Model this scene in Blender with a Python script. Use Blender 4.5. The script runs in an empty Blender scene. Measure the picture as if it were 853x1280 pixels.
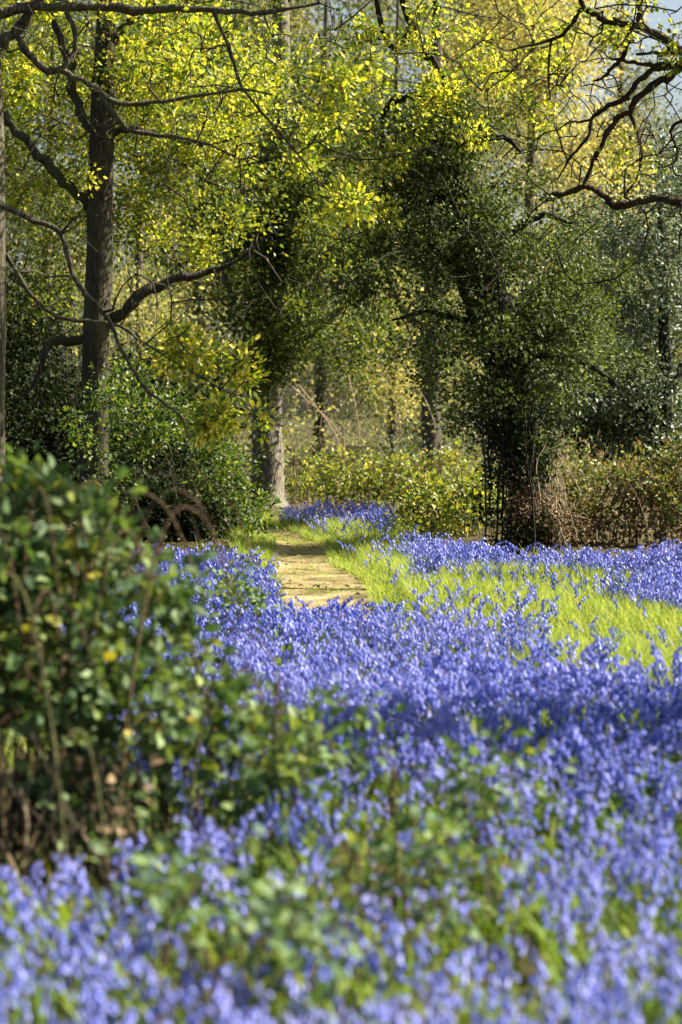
import bpy, math
import numpy as np
from mathutils import Vector
R = np.random.default_rng(7)
PI = math.pi
rad = math.radians
sc = bpy.context.scene
col = sc.collection

# ------------------------------------------------------------------ camera
F = 3022.0
CAMZ = 1.6
PITCH = math.atan((640-508)/F)
cd = bpy.data.cameras.new('camera'); cam = bpy.data.objects.new('camera', cd); col.objects.link(cam)
cam.location = (0, 0, CAMZ); cam.rotation_euler = (PI/2-PITCH, 0, 0)
cd.sensor_fit = 'VERTICAL'; cd.sensor_height = 36.0; cd.sensor_width = 24.0
cd.lens = F*36.0/1280.0
cd.clip_end = 1500
cd.dof.use_dof = True; cd.dof.focus_distance = 24.0; cd.dof.aperture_fstop = 2.7
sc.camera = cam
cp, sp_ = math.cos(PITCH), math.sin(PITCH)
def at(u, v, Y):
    a = (u-426.5)/F; b = -(v-640)/F
    dy = cp + b*sp_; dz = -sp_ + b*cp
    k = Y/dy
    return np.array([a*k, Y, CAMZ+dz*k])
def gnd(u, v):
    """ground point under a pixel of the photograph, used to measure positions"""
    y = CAMZ*F/(v-508.0)
    return np.array([(u-426.5)*y/F, y, 0.0])

# ------------------------------------------------------------------ light
SUN_AZ, SUN_EL = 78.0, 41.0
w = bpy.data.worlds.new('World'); sc.world = w; w.use_nodes = True
nt = w.node_tree
sky = nt.nodes.new('ShaderNodeTexSky'); sky.sky_type = 'NISHITA'; sky.sun_disc = False
sky.sun_elevation = rad(SUN_EL); sky.sun_rotation = rad(SUN_AZ); sky.dust_density = 4.0
bg = nt.nodes['Background']; bg.inputs[1].default_value = 0.05
nt.links.new(sky.outputs[0], bg.inputs[0])
S = Vector((math.sin(rad(SUN_AZ))*math.cos(rad(SUN_EL)), math.cos(rad(SUN_AZ))*math.cos(rad(SUN_EL)), math.sin(rad(SUN_EL))))
ld = bpy.data.lights.new('sun', 'SUN'); lo = bpy.data.objects.new('sun', ld); col.objects.link(lo)
ld.energy = 5.0; ld.angle = rad(0.5); ld.color = (1.0, 0.93, 0.80)
lo.rotation_euler = (-S).to_track_quat('-Z', 'Y').to_euler(); lo.location = S*60
vs = sc.view_settings
vs.view_transform = 'Standard'; vs.look = 'None'; vs.exposure = 1.92; vs.gamma = 1; vs.use_curve_mapping = False
cy = sc.cycles
cy.max_bounces = 6; cy.diffuse_bounces = 3; cy.glossy_bounces = 2; cy.transmission_bounces = 3; cy.transparent_max_bounces = 4
cy.caustics_reflective = False; cy.caustics_refractive = False
cy.sample_clamp_indirect = 6.0
cy.use_denoising = True

# ------------------------------------------------------------------ materials
def mat(name):
    m = bpy.data.materials.new(name); m.use_nodes = True
    n = m.node_tree; n.nodes.clear()
    out = n.nodes.new('ShaderNodeOutputMaterial')
    return m, n, out
def ramp(n, fac, stops, interp='LINEAR'):
    r = n.nodes.new('ShaderNodeValToRGB'); r.color_ramp.interpolation = interp
    e = r.color_ramp.elements
    while len(e) < len(stops): e.new(0.5)
    for k, (p, c) in enumerate(stops):
        e[k].position = p; e[k].color = (c[0], c[1], c[2], 1)
    n.links.new(fac, r.inputs[0]); return r.outputs[0]
def noise(n, scale, detail=3, vec=None, rough=0.55):
    t = n.nodes.new('ShaderNodeTexNoise'); t.inputs['Scale'].default_value = scale
    t.inputs['Detail'].default_value = detail; t.inputs['Roughness'].default_value = rough
    if vec is not None: n.links.new(vec, t.inputs['Vector'])
    return t
def mixc(n, a, b, fac, mode='MIX'):
    m = n.nodes.new('ShaderNodeMix'); m.data_type = 'RGBA'; m.blend_type = mode
    for s, v in ((m.inputs[0], fac), (m.inputs[6], a), (m.inputs[7], b)):
        if isinstance(v, (int, float)): s.default_value = v
        elif isinstance(v, tuple): s.default_value = (*v, 1)
        else: n.links.new(v, s)
    return m.outputs[2]

def leaf_mat(name, stops, transl=0.45, tcol=(1.25, 1.2, 0.6), rough=0.45, spec=0.4, patch=None):
    """leaf: colour varies leaf by leaf, light passes through the blade"""
    m, n, out = mat(name)
    g = n.nodes.new('ShaderNodeNewGeometry')
    c = ramp(n, g.outputs['Random Per Island'], stops)
    if patch:
        t = noise(n, patch[0], 2, g.outputs['Position'])
        f = ramp(n, t.outputs[0], [(0.42, (0, 0, 0)), (0.6, (1, 1, 1))])
        c = mixc(n, c, patch[1], f)
    p = n.nodes.new('ShaderNodeBsdfPrincipled')
    n.links.new(c, p.inputs['Base Color'])
    p.inputs['Roughness'].default_value = rough
    p.inputs['Specular IOR Level'].default_value = spec
    if transl > 0:
        t = n.nodes.new('ShaderNodeBsdfTranslucent')
        n.links.new(mixc(n, c, tcol, 1.0, 'MULTIPLY'), t.inputs[0])
        mx = n.nodes.new('ShaderNodeMixShader'); mx.inputs[0].default_value = transl
        n.links.new(p.outputs[0], mx.inputs[1]); n.links.new(t.outputs[0], mx.inputs[2])
        n.links.new(mx.outputs[0], out.inputs[0])
    else:
        n.links.new(p.outputs[0], out.inputs[0])
    return m

def bark_mat(name, c1, c2, c3, scale=1.0, bump=0.6):
    m, n, out = mat(name)
    tc = n.nodes.new('ShaderNodeTexCoord')
    mp = n.nodes.new('ShaderNodeMapping'); mp.inputs['Scale'].default_value = (9*scale, 9*scale, 1.6*scale)
    n.links.new(tc.outputs['Object'], mp.inputs[0])
    v = n.nodes.new('ShaderNodeTexVoronoi'); v.feature = 'DISTANCE_TO_EDGE'; v.inputs['Scale'].default_value = 3.2
    ns = noise(n, 3, 4, mp.outputs[0])
    wv = mixc(n, mp.outputs[0], ns.outputs['Color'], 0.22)
    n.links.new(wv, v.inputs['Vector'])
    n2 = noise(n, 1.3, 4, tc.outputs['Object'])
    n3 = noise(n, 30, 3, tc.outputs['Object'])
    base = ramp(n, v.outputs['Distance'], [(0.0, c1), (0.25, c2)])
    moss = ramp(n, n2.outputs[0], [(0.45, (0, 0, 0)), (0.65, (1, 1, 1))])
    c = mixc(n, base, c3, moss)
    c = mixc(n, c, ramp(n, n3.outputs[0], [(0.3, (0.55, 0.55, 0.55)), (0.7, (1.2, 1.2, 1.2))]), 0.8, 'MULTIPLY')
    p = n.nodes.new('ShaderNodeBsdfPrincipled'); n.links.new(c, p.inputs['Base Color'])
    p.inputs['Roughness'].default_value = 0.9; p.inputs['Specular IOR Level'].default_value = 0.15
    b = n.nodes.new('ShaderNodeBump'); b.inputs['Strength'].default_value = bump; b.inputs['Distance'].default_value = 0.03
    n.links.new(v.outputs['Distance'], b.inputs['Height']); n.links.new(b.outputs[0], p.inputs['Normal'])
    n.links.new(p.outputs[0], out.inputs[0])
    return m

M = {}
M['oak_bark'] = bark_mat('oak_bark', (0.018, 0.014, 0.010), (0.062, 0.05, 0.035), (0.06, 0.062, 0.03))
M['grey_bark'] = bark_mat('grey_bark', (0.03, 0.025, 0.018), (0.12, 0.10, 0.072), (0.09, 0.09, 0.05), 1.2)
M['pale_bark'] = bark_mat('pale_bark', (0.05, 0.043, 0.033), (0.23, 0.20, 0.155), (0.16, 0.16, 0.10), 1.2)
M['dark_bark'] = bark_mat('dark_bark', (0.012, 0.009, 0.007), (0.035, 0.027, 0.02), (0.025, 0.027, 0.013))
M['twig'] = bark_mat('twig_bark', (0.018, 0.013, 0.010), (0.055, 0.042, 0.03), (0.065, 0.06, 0.035), 3)
M['moss_bark'] = bark_mat('mossy_bark', (0.02, 0.011, 0.007), (0.06, 0.032, 0.017), (0.05, 0.045, 0.02), 1.5)
M['dead'] = bark_mat('dead_stem', (0.16, 0.11, 0.07), (0.36, 0.28, 0.18), (0.27, 0.2, 0.13), 4)
M['cane'] = bark_mat('bramble_cane', (0.05, 0.03, 0.02), (0.15, 0.09, 0.05), (0.10, 0.11, 0.04), 4)
YEL = [(0.0, (0.055, 0.10, 0.012)), (0.4, (0.18, 0.25, 0.02)), (0.7, (0.43, 0.44, 0.04)), (1.0, (0.72, 0.63, 0.12))]
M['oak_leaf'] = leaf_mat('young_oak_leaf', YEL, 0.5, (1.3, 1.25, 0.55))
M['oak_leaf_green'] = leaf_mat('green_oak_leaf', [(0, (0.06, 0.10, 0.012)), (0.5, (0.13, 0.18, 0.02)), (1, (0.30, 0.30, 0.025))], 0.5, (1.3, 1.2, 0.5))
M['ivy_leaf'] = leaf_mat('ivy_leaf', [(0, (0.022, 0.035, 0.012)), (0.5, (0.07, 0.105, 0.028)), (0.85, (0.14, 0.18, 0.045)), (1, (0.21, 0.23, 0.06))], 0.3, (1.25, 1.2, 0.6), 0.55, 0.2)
M['mid_leaf'] = leaf_mat('evergreen_leaf', [(0, (0.02, 0.036, 0.010)), (0.5, (0.065, 0.10, 0.018)), (1, (0.22, 0.25, 0.035))], 0.35, (1.3, 1.3, 0.5), 0.55, 0.2)
M['holly_leaf'] = leaf_mat('holly_leaf', [(0, (0.03, 0.05, 0.03)), (0.55, (0.10, 0.145, 0.075)), (1, (0.30, 0.33, 0.20))], 0.15, (1.2, 1.3, 0.6), 0.5, 0.6)  # pale end of the ramp paints silvery sheen into the leaf colour
M['bramble_leaf'] = leaf_mat('bramble_leaf', [(0, (0.03, 0.065, 0.024)), (0.45, (0.085, 0.15, 0.05)), (0.88, (0.17, 0.24, 0.085)), (0.975, (0.22, 0.27, 0.04)), (1, (0.36, 0.27, 0.03))], 0.32, (1.4, 1.3, 0.5), 0.6, 0.3)
M['hedge_leaf'] = leaf_mat('hedge_leaf', [(0, (0.06, 0.10, 0.016)), (0.5, (0.17, 0.22, 0.03)), (0.88, (0.32, 0.34, 0.05)), (1, (0.45, 0.35, 0.08))], 0.4, (1.3, 1.2, 0.5), 0.45, 0.4)
M['old_hedge_leaf'] = leaf_mat('old_hedge_leaf', [(0, (0.05, 0.075, 0.016)), (0.5, (0.12, 0.145, 0.03)), (0.8, (0.20, 0.20, 0.05)), (1, (0.26, 0.16, 0.07))], 0.35, (1.2, 1.1, 0.6), 0.5, 0.3)
M['brown_leaf'] = leaf_mat('withered_leaf', [(0, (0.10, 0.06, 0.03)), (0.6, (0.2, 0.13, 0.07)), (1, (0.33, 0.24, 0.14))], 0.2, (1.1, 1, 0.8), 0.7, 0.2)
M['shrub_leaf'] = leaf_mat('shrub_leaf', [(0, (0.022, 0.05, 0.010)), (0.5, (0.06, 0.11, 0.015)), (0.9, (0.13, 0.18, 0.025)), (1, (0.28, 0.31, 0.04))], 0.45, (1.3, 1.25, 0.5))
M['dark_leaf'] = leaf_mat('shade_dark_leaf', [(0, (0.008, 0.015, 0.006)), (0.7, (0.02, 0.034, 0.010)), (1, (0.05, 0.07, 0.016))], 0.15, (1.3, 1.25, 0.5), 0.65, 0.12)  # dark evergreen leaf, with deep shade put into its colour
M['far_leaf'] = leaf_mat('far_wood_leaf', [(0, (0.10, 0.12, 0.045)), (0.5, (0.27, 0.28, 0.09)), (1, (0.52, 0.49, 0.19))], 0.45, (1.2, 1.1, 0.7), 0.6, 0.2, (0.16, (0.12, 0.15, 0.09)))  # lightened: haze and sunlit glow are put into the leaf colour
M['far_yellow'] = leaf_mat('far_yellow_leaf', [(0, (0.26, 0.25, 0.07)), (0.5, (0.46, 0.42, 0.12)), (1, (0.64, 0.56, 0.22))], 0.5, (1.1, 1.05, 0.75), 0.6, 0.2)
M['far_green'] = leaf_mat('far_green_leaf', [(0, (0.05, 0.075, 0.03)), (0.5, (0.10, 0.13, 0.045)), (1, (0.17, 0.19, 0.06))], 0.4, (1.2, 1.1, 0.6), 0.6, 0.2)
M['grass'] = leaf_mat('grass_blade', [(0, (0.08, 0.15, 0.02)), (0.5, (0.22, 0.31, 0.04)), (0.88, (0.42, 0.45, 0.09)), (1, (0.52, 0.45, 0.2))], 0.45, (1.25, 1.2, 0.5), 0.5, 0.25)
M['bell_leaf'] = leaf_mat('bluebell_leaf', [(0, (0.035, 0.08, 0.014)), (0.5, (0.085, 0.16, 0.022)), (1, (0.20, 0.27, 0.035))], 0.4, (1.3, 1.25, 0.5), 0.6, 0.2)
M['bell_stem'] = leaf_mat('bluebell_stem', [(0, (0.07, 0.08, 0.06)), (1, (0.14, 0.12, 0.17))], 0.2, (1, 1, 1), 0.5, 0.3)

def bell_mat():
    m, n, out = mat('bluebell_petal')
    g = n.nodes.new('ShaderNodeNewGeometry')
    c = ramp(n, g.outputs['Random Per Island'], [(0, (0.045, 0.075, 0.40)), (0.45, (0.10, 0.14, 0.55)), (0.85, (0.21, 0.25, 0.70)), (1, (0.45, 0.47, 0.85))])
    t = noise(n, 0.9, 2, g.outputs['Position'])
    f = ramp(n, t.outputs[0], [(0.4, (0, 0, 0)), (0.64, (0.75, 0.75, 0.75))])
    c = mixc(n, c, (0.31, 0.32, 0.72), f)
    p = n.nodes.new('ShaderNodeBsdfPrincipled'); n.links.new(c, p.inputs['Base Color'])
    p.inputs['Roughness'].default_value = 0.5; p.inputs['Specular IOR Level'].default_value = 0.3
    t = n.nodes.new('ShaderNodeBsdfTranslucent'); n.links.new(c, t.inputs[0])
    mx = n.nodes.new('ShaderNodeMixShader'); mx.inputs[0].default_value = 0.28
    n.links.new(p.outputs[0], mx.inputs[1]); n.links.new(t.outputs[0], mx.inputs[2]); n.links.new(mx.outputs[0], out.inputs[0])
    return m
M['bell'] = bell_mat()

def ground_mat(name, stops, sc1, bump=0.5, extra=None):
    m, n, out = mat(name)
    tc = n.nodes.new('ShaderNodeTexCoord')
    a = noise(n, sc1, 6, tc.outputs['Object'], 0.65); b = noise(n, sc1*14, 4, tc.outputs['Object'], 0.7)
    c = ramp(n, a.outputs[0], stops)
    c = mixc(n, c, ramp(n, b.outputs[0], [(0.3, (0.45, 0.42, 0.4)), (0.7, (1.35, 1.3, 1.25))]), 0.9, 'MULTIPLY')
    p = n.nodes.new('ShaderNodeBsdfPrincipled'); n.links.new(c, p.inputs['Base Color']); p.inputs['Roughness'].default_value = 0.95
    p.inputs['Specular IOR Level'].default_value = 0.1
    bp = n.nodes.new('ShaderNodeBump'); bp.inputs['Strength'].default_value = bump; bp.inputs['Distance'].default_value = 0.05
    n.links.new(b.outputs[0], bp.inputs['Height']); n.links.new(bp.outputs[0], p.inputs['Normal'])
    n.links.new(p.outputs[0], out.inputs[0])
    return m
M['ground'] = ground_mat('woodland_floor', [(0.35, (0.035, 0.04, 0.014)), (0.5, (0.07, 0.06, 0.025)), (0.65, (0.05, 0.065, 0.018))], 0.8)
M['path'] = ground_mat('sandy_path', [(0.36, (0.09, 0.085, 0.03)), (0.5, (0.24, 0.19, 0.09)), (0.68, (0.38, 0.32, 0.18))], 2.2)

# ------------------------------------------------------------------ mesh building
class MB:
    def __init__(s): s.v = []; s.t = []; s.q = []; s.tm = []; s.qm = []; s.n = 0
    def add(s, v, tris=None, quads=None, mi=0):
        v = np.asarray(v, dtype=np.float32).reshape(-1, 3)
        if tris is not None and len(tris):
            t = np.asarray(tris, dtype=np.int64).reshape(-1, 3)+s.n; s.t.append(t); s.tm.append(np.full(len(t), mi))
        if quads is not None and len(quads):
            q = np.asarray(quads, dtype=np.int64).reshape(-1, 4)+s.n; s.q.append(q); s.qm.append(np.full(len(q), mi))
        s.v.append(v); s.n += len(v)
    def mesh(s, name, mats, origin=(0, 0, 0), smooth=False):
        V = np.concatenate(s.v) - np.asarray(origin, dtype=np.float32) if s.v else np.zeros((0, 3), np.float32)
        T = np.concatenate(s.t) if s.t else np.zeros((0, 3), int); Q = np.concatenate(s.q) if s.q else np.zeros((0, 4), int)
        me = bpy.data.meshes.new(name)
        me.vertices.add(len(V)); me.vertices.foreach_set('co', V.astype(np.float32).ravel())
        me.loops.add(T.size+Q.size); me.loops.foreach_set('vertex_index', np.concatenate([T.ravel(), Q.ravel()]).astype(np.int32))
        me.polygons.add(len(T)+len(Q))
        me.polygons.foreach_set('loop_start', np.concatenate([np.arange(len(T))*3, len(T)*3+np.arange(len(Q))*4]).astype(np.int32))
        mi = np.concatenate(([*s.tm] or [np.zeros(0)]) + ([*s.qm] or [np.zeros(0)])).astype(np.int32)
        for x in (mats if isinstance(mats, (list, tuple)) else [mats]): me.materials.append(x)
        me.polygons.foreach_set('material_index', mi)
        me.polygons.foreach_set('use_smooth', np.full(len(T)+len(Q), smooth))
        me.update(calc_edges=True)
        return me
    def build(s, name, mats, parent=None, origin=None, smooth=False):
        if origin is None: origin = tuple(parent.location) if parent is not None and parent.parent is None else (0, 0, 0)
        o = bpy.data.objects.new(name, s.mesh(name, mats, origin, smooth)); col.objects.link(o)
        if parent is not None: o.parent = parent
        else: o.location = origin
        return o

def thing(name, label, cat, loc=(0, 0, 0), group=None):
    o = bpy.data.objects.new(name, None); col.objects.link(o); o.location = loc; o.empty_display_size = 0.3
    o['label'] = label; o['category'] = cat
    if group: o['group'] = group
    return o

def frames(P):
    T = np.gradient(P, axis=0); T /= np.linalg.norm(T, axis=1, keepdims=True)+1e-9
    ref = np.array([0.0, 1.0, 0.0]) if abs(T[0][1]) < 0.8 else np.array([1.0, 0, 0])
    N = np.zeros_like(P); n = ref - T[0]*np.dot(ref, T[0]); n /= np.linalg.norm(n); N[0] = n
    for k in range(1, len(P)):
        n = N[k-1]-T[k]*np.dot(N[k-1], T[k]); n /= np.linalg.norm(n)+1e-9; N[k] = n
    return T, N, np.cross(T, N)
def tube(mb, P, r, sides=6, lump=0.0, mi=0, flare=0.0):
    P = np.asarray(P, float); k = len(P); r = np.broadcast_to(np.asarray(r, float), (k,))
    T, N, B = frames(P)
    a = np.arange(sides)*2*PI/sides
    rr = r[:, None]*np.ones((1, sides))
    if lump:
        ph = R.uniform(0, 6.28, 4)
        s = np.arange(k)[:, None]
        rr = rr*(1+lump*(np.sin(3*a[None]+ph[0]+s*0.25)*0.5+np.sin(5*a[None]+ph[1]-s*0.4)*0.35+np.sin(s*0.9+ph[2]+a[None])*0.4))
    if flare:
        fl = flare*np.exp(-np.arange(k)*1.1)[:, None]
        rr = rr*(1+fl*(0.7+0.5*np.sin(4*a[None]+1.0)))
    V = P[:, None]+rr[..., None]*(np.cos(a)[None, :, None]*N[:, None]+np.sin(a)[None, :, None]*B[:, None])
    i = np.arange(k-1)[:, None]*sides; j = np.arange(sides)[None]; j2 = (j+1) % sides
    Q = np.stack([i+j, i+j2, i+sides+j2, i+sides+j], -1).reshape(-1, 4)
    mb.add(V.reshape(-1, 3), quads=Q, mi=mi)
    c = np.vstack([V[-1], P[-1:]+T[-1]*r[-1]*0.5])
    mb.add(c, tris=[(q, (q+1) % sides, sides) for q in range(sides)], mi=mi)

def smooth_line(P, r=None, per=4):
    """Catmull-Rom through the points"""
    P = np.asarray(P, float); n = len(P)
    Pe = np.vstack([2*P[0]-P[1], P, 2*P[-1]-P[-2]])
    out = []; rr = []
    for k in range(n-1):
        p0, p1, p2, p3 = Pe[k:k+4]
        for t in np.arange(per)/per:
            out.append(0.5*((2*p1)+(-p0+p2)*t+(2*p0-5*p1+4*p2-p3)*t*t+(-p0+3*p1-3*p2+p3)*t**3))
            if r is not None: rr.append(r[k]*(1-t)+r[k+1]*t)
    out.append(P[-1])
    if r is not None: rr.append(r[-1]); return np.array(out), np.array(rr)
    return np.array(out)

def unit(a): return a/(np.linalg.norm(a, axis=-1, keepdims=True)+1e-9)
def leaves(mb, P, D, Nn, L, asp=0.55, fold=0.25, kind='rhomb', mi=0, curl=0.15):
    """blades at P pointing along D with face normal near Nn; L lengths"""
    n = len(P)
    if n == 0: return
    D = unit(D); Nn = unit(Nn-D*np.sum(Nn*D, 1, keepdims=True)); Sd = np.cross(D, Nn)
    L = np.broadcast_to(np.asarray(L, float), (n,))[:, None]
    W = L*asp*0.5; fo = W*fold
    if kind == 'rhomb':
        V = np.stack([P, P+D*L*0.45+Sd*W+Nn*fo, P+D*L-Nn*L*curl, P+D*L*0.45-Sd*W+Nn*fo], 1)
        b = np.arange(n)[:, None]*4
        mb.add(V.reshape(-1, 3), tris=np.concatenate([b+np.array([0, 1, 2]), b+np.array([0, 2, 3])]), mi=mi)
    elif kind == 'leaf':
        V = np.stack([P, P+D*L*0.28+Sd*W*0.85+Nn*fo, P+D*L*0.62+Sd*W*0.85+Nn*(fo-L*curl*0.3), P+D*L-Nn*L*curl,
                      P+D*L*0.62-Sd*W*0.85+Nn*(fo-L*curl*0.3), P+D*L*0.28-Sd*W*0.85+Nn*fo, P+D*L*0.5], 1)
        b = np.arange(n)[:, None]*7
        mb.add(V.reshape(-1, 3), tris=np.concatenate([b+np.array(t) for t in ((0, 1, 6), (1, 2, 6), (2, 3, 6), (3, 4, 6), (4, 5, 6), (5, 0, 6))]), mi=mi)
    elif kind == 'oak':   # lobed outline
        ws = [(0.18, .35), (0.32, .8), (0.42, .55), (0.58, 1.0), (0.68, .65), (0.82, .75)]
        V = [P]
        for (t, q) in ws: V.append(P+D*L*t+Sd*W*q+Nn*(fo*q-L*curl*t*t))
        V.append(P+D*L-Nn*L*curl)
        for (t, q) in reversed(ws): V.append(P+D*L*t-Sd*W*q+Nn*(fo*q-L*curl*t*t))
        V.append(P+D*L*0.5-Nn*L*curl*.25)
        k = len(V); V = np.stack(V, 1); b = np.arange(n)[:, None]*k
        mb.add(V.reshape(-1, 3), tris=np.concatenate([b+np.array([q, (q+1) % (k-1), k-1]) for q in range(k-1)]), mi=mi)

def rdir(n, up=0.0):
    d = unit(R.normal(size=(n, 3))); d[:, 2] += up; return unit(d)

class Skeleton:
    """a tree's wood: drawn limbs, then twigs that reach out to the leaf clusters"""
    def __init__(s): s.pos = []; s.rad = []; s.lines = []
    def line(s, P, r, per=4, keep=True):
        P2, r2 = smooth_line(P, r, per)
        s.pos += list(P2); s.rad += list(r2)
        if keep: s.lines.append((P2, r2))
        return P2, r2
    def reach(s, targets, rmin=0.003, rk=0.005, wig=0.13, sag=0.06, step=0.3, rmax=0.022):
        if len(targets) == 0: return []
        base = np.array(s.pos); T = np.asarray(targets)
        d0 = np.array([np.min(np.sum((base-t)**2, 1)) for t in T])
        cap = len(base)+len(T)*14
        A = np.zeros((cap, 3)); A[:len(base)] = base; RR = np.zeros(cap); RR[:len(base)] = s.rad; n = len(base)
        ends = []
        for t in T[np.argsort(d0)]:
            dd = A[:n]-t; dist = np.sum(dd*dd, 1) + np.where(dd[:, 2] > 0, 0.25*dd[:, 2]**2, 0)
            j = int(np.argmin(dist)); p = A[j]; L = np.linalg.norm(t-p)
            k = int(np.clip(L/step, 2, 9))
            u = np.linspace(0, 1, k+1)[:, None]
            off = R.normal(size=(k+1, 3))*L*wig*0.5; off = np.cumsum(off, 0)/np.sqrt(k); off -= u*off[-1:]; off[0] = 0
            arc = np.sin(u*PI)*L*sag*np.array([0, 0, 1.0])
            P = p+(t-p)*u+off+arc
            r0 = min(RR[j]*0.75, rmin+rk*L, rmax); r0 = max(r0, rmin)
            r = np.linspace(r0, rmin*0.7, k+1)
            s.lines.append((P, r))
            A[n:n+k] = P[1:]; RR[n:n+k] = r[1:]; n += k
            ends.append(unit((P[-1]-P[-2])[None])[0])
        s.pos = list(A[:n]); s.rad = list(RR[:n])
        order = np.argsort(d0); E = np.zeros((len(T), 3)); E[order] = np.array(ends)
        return E

def bare_twigs(sk, n, lo, hi, down=0.2, rmin=0.0062, wig=0.28):
    A = np.array(sk.pos); rr = np.array(sk.rad); ok = np.where(rr < np.quantile(rr, 0.8))[0]
    j = R.choice(ok, n); d = rdir(n, -down)
    T = A[j]+d*R.uniform(lo, hi, (n, 1)); T = T[T[:, 2] > 1.9]
    sk.reach(T, rmin=rmin, rk=0.007, wig=wig, sag=0.05)

def side_boughs(sk, n, lo, hi, rmin=0.008):
    A = np.array(sk.pos); rr = np.array(sk.rad)
    j = R.choice(len(A), n); d = rdir(n, 0.0); d[:, 1] *= 0.5; d = unit(d)
    T = A[j]+d*R.uniform(lo, hi, (n, 1)); T = T[T[:, 2] > 2.3]
    sk.reach(T, rmin=rmin, rk=0.008, wig=0.34, sag=0.08, step=0.16, rmax=0.024)

def blob_points(vols, dens, rng=None):
    """cluster centres in lumpy ellipsoids. vols: (u, v, Y, ru, rv, rdepth_m, weight)"""
    out = []
    for (u, v, Y, ru, rv, rd, wt) in vols:
        c = at(u, v, Y); a = ru*Y/F; b = rd; h = rv*Y/F
        n = int(dens*wt*a*h*4)
        per = 8; m = max(3, n//per)
        p = unit(R.normal(size=(m, 3)))*(R.uniform(0.1, 1.15, (m, 1))**0.6)
        p *= 1+0.18*np.sin(p[:, :1]*5+u)+0.18*np.sin(p[:, 2:3]*6+v)
        sg = np.clip(0.17*(a+h)/2, 0.06, 0.42)
        k = np.repeat(np.arange(m), R.poisson(per, m))
        ss = sg*R.uniform(0.5, 1.3, (m, 1))[k]
        out.append(c+p[k]*np.array([a, b, h])+R.normal(size=(len(k), 3))*ss*np.array([1, 1, 0.7]))
    P = np.concatenate(out)
    return P[P[:, 2] > 0.05]

def cluster_leaves(mb, C, E, n, L, spread, asp=0.55, kind='rhomb', up=0.5, fold=0.25, mi=0, droop=0.0):
    k = len(C)
    if k == 0: return
    m = np.maximum(1, R.poisson(n, k))
    idx = np.repeat(np.arange(k), m); N = len(idx)
    off = R.normal(size=(N, 3))*spread
    P = C[idx]+off
    D = unit(off+E[idx]*spread*0.8+R.normal(size=(N, 3))*spread*0.5); D[:, 2] -= droop
    Nn = rdir(N, up)
    leaves(mb, P, D, Nn, L*R.uniform(0.6, 1.25, N), asp, fold, kind, mi)

def emit_wood(mb, lines, sides=5, minr=0.0):
    for P, r in lines: tube(mb, P, np.maximum(r, minr), sides if r[0] < 0.05 else 8)

def px(pts, Y):
    """polyline of (u, v[, Y]) measured on the photograph -> world points at distance Y"""
    return [at(p[0], p[1], p[2] if len(p) > 2 else Y) for p in pts]
def pr(rs, Y): return [r*Y/F for r in rs]

# ------------------------------------------------------------------ terrain
def gz(x, y):
    return 0.035*np.sin(x*0.9+0.4*y)+0.03*np.sin(y*0.7-0.5*x+1)+0.02*np.sin(2.1*x+1.7*y)
def grid_mesh(name, xs, ys, zf, m):
    X, Y = np.meshgrid(xs, ys); Z = zf(X, Y)
    mb = MB(); nx = len(xs); ny = len(ys)
    i = np.arange(ny-1)[:, None]*nx; j = np.arange(nx-1)[None]
    Q = np.stack([i+j, i+j+1, i+j+1+nx, i+j+nx], -1).reshape(-1, 4)
    mb.add(np.stack([X, Y, Z], -1).reshape(-1, 3), quads=Q)
    return mb.build(name, m, smooth=True)
def far_fade(x, y):
    d = np.sqrt(x*x+y*y); return gz(x, y)*np.clip(1-(d-60)/60, 0, 1)
xs = np.concatenate([[-250, -120], np.arange(-60, 60.1, 0.5), [120, 250]])
ys = np.concatenate([[-70, -40], np.arange(-10, 90, 0.5), [120, 200, 300]])
g = grid_mesh('ground', xs, ys, far_fade, M['ground']); g['kind'] = 'structure'

# the path: a sandy strip, centre line and half widths measured on the ground
pc = np.array([[0.1, 16.6], [-0.08, 17.9], [-0.14, 19.5], [-0.18, 21.5], [-0.38, 24.0], [-0.44, 26.2], [-0.52, 28.0], [-0.72, 30.0], [-1.1, 32.0], [-1.9, 34.0]])
pcs, pws = smooth_line(np.c_[pc, np.zeros(len(pc))], [0.33, 0.34, 0.38, 0.42, 0.35, 0.31, 0.29, 0.26, 0.25, 0.24], 10)
pcs = pcs[:, :2]
mb = MB(); tn = unit(np.gradient(pcs, axis=0)); nn = np.c_[tn[:, 1], -tn[:, 0]]
rows = []
for k, (p, q, wd) in enumerate(zip(pcs, nn, pws)):
    l = wd*(1+0.16*math.sin(k*0.9)+0.1*math.sin(k*2.3)); r_ = wd*(1+0.16*math.sin(k*0.7+2)+0.1*math.sin(k*1.9))
    for t in np.linspace(-l, r_, 7):
        x, y = p+q*t; rows.append((x, y, gz(x, y)+0.012-0.02*(1-(t/wd)**2)+0.006*math.sin(k*1.3+t*9)))
nk = len(pcs); i = np.arange(nk-1)[:, None]*7; j = np.arange(6)[None]
mb.add(rows, quads=np.stack([i+j, i+j+1, i+j+8, i+j+7], -1).reshape(-1, 4))
# lift clear of the soil sheet
mb.v[0][:, 2] += 0.02
o = mb.build('path', M['path'], smooth=True); o['kind'] = 'structure'
def path_dist(x, y):
    d = np.full(x.shape, 9.0)
    for p, wd in zip(pcs[::2], pws[::2]): d = np.minimum(d, np.hypot(x-p[0], y-p[1])-wd)
    return d

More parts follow.
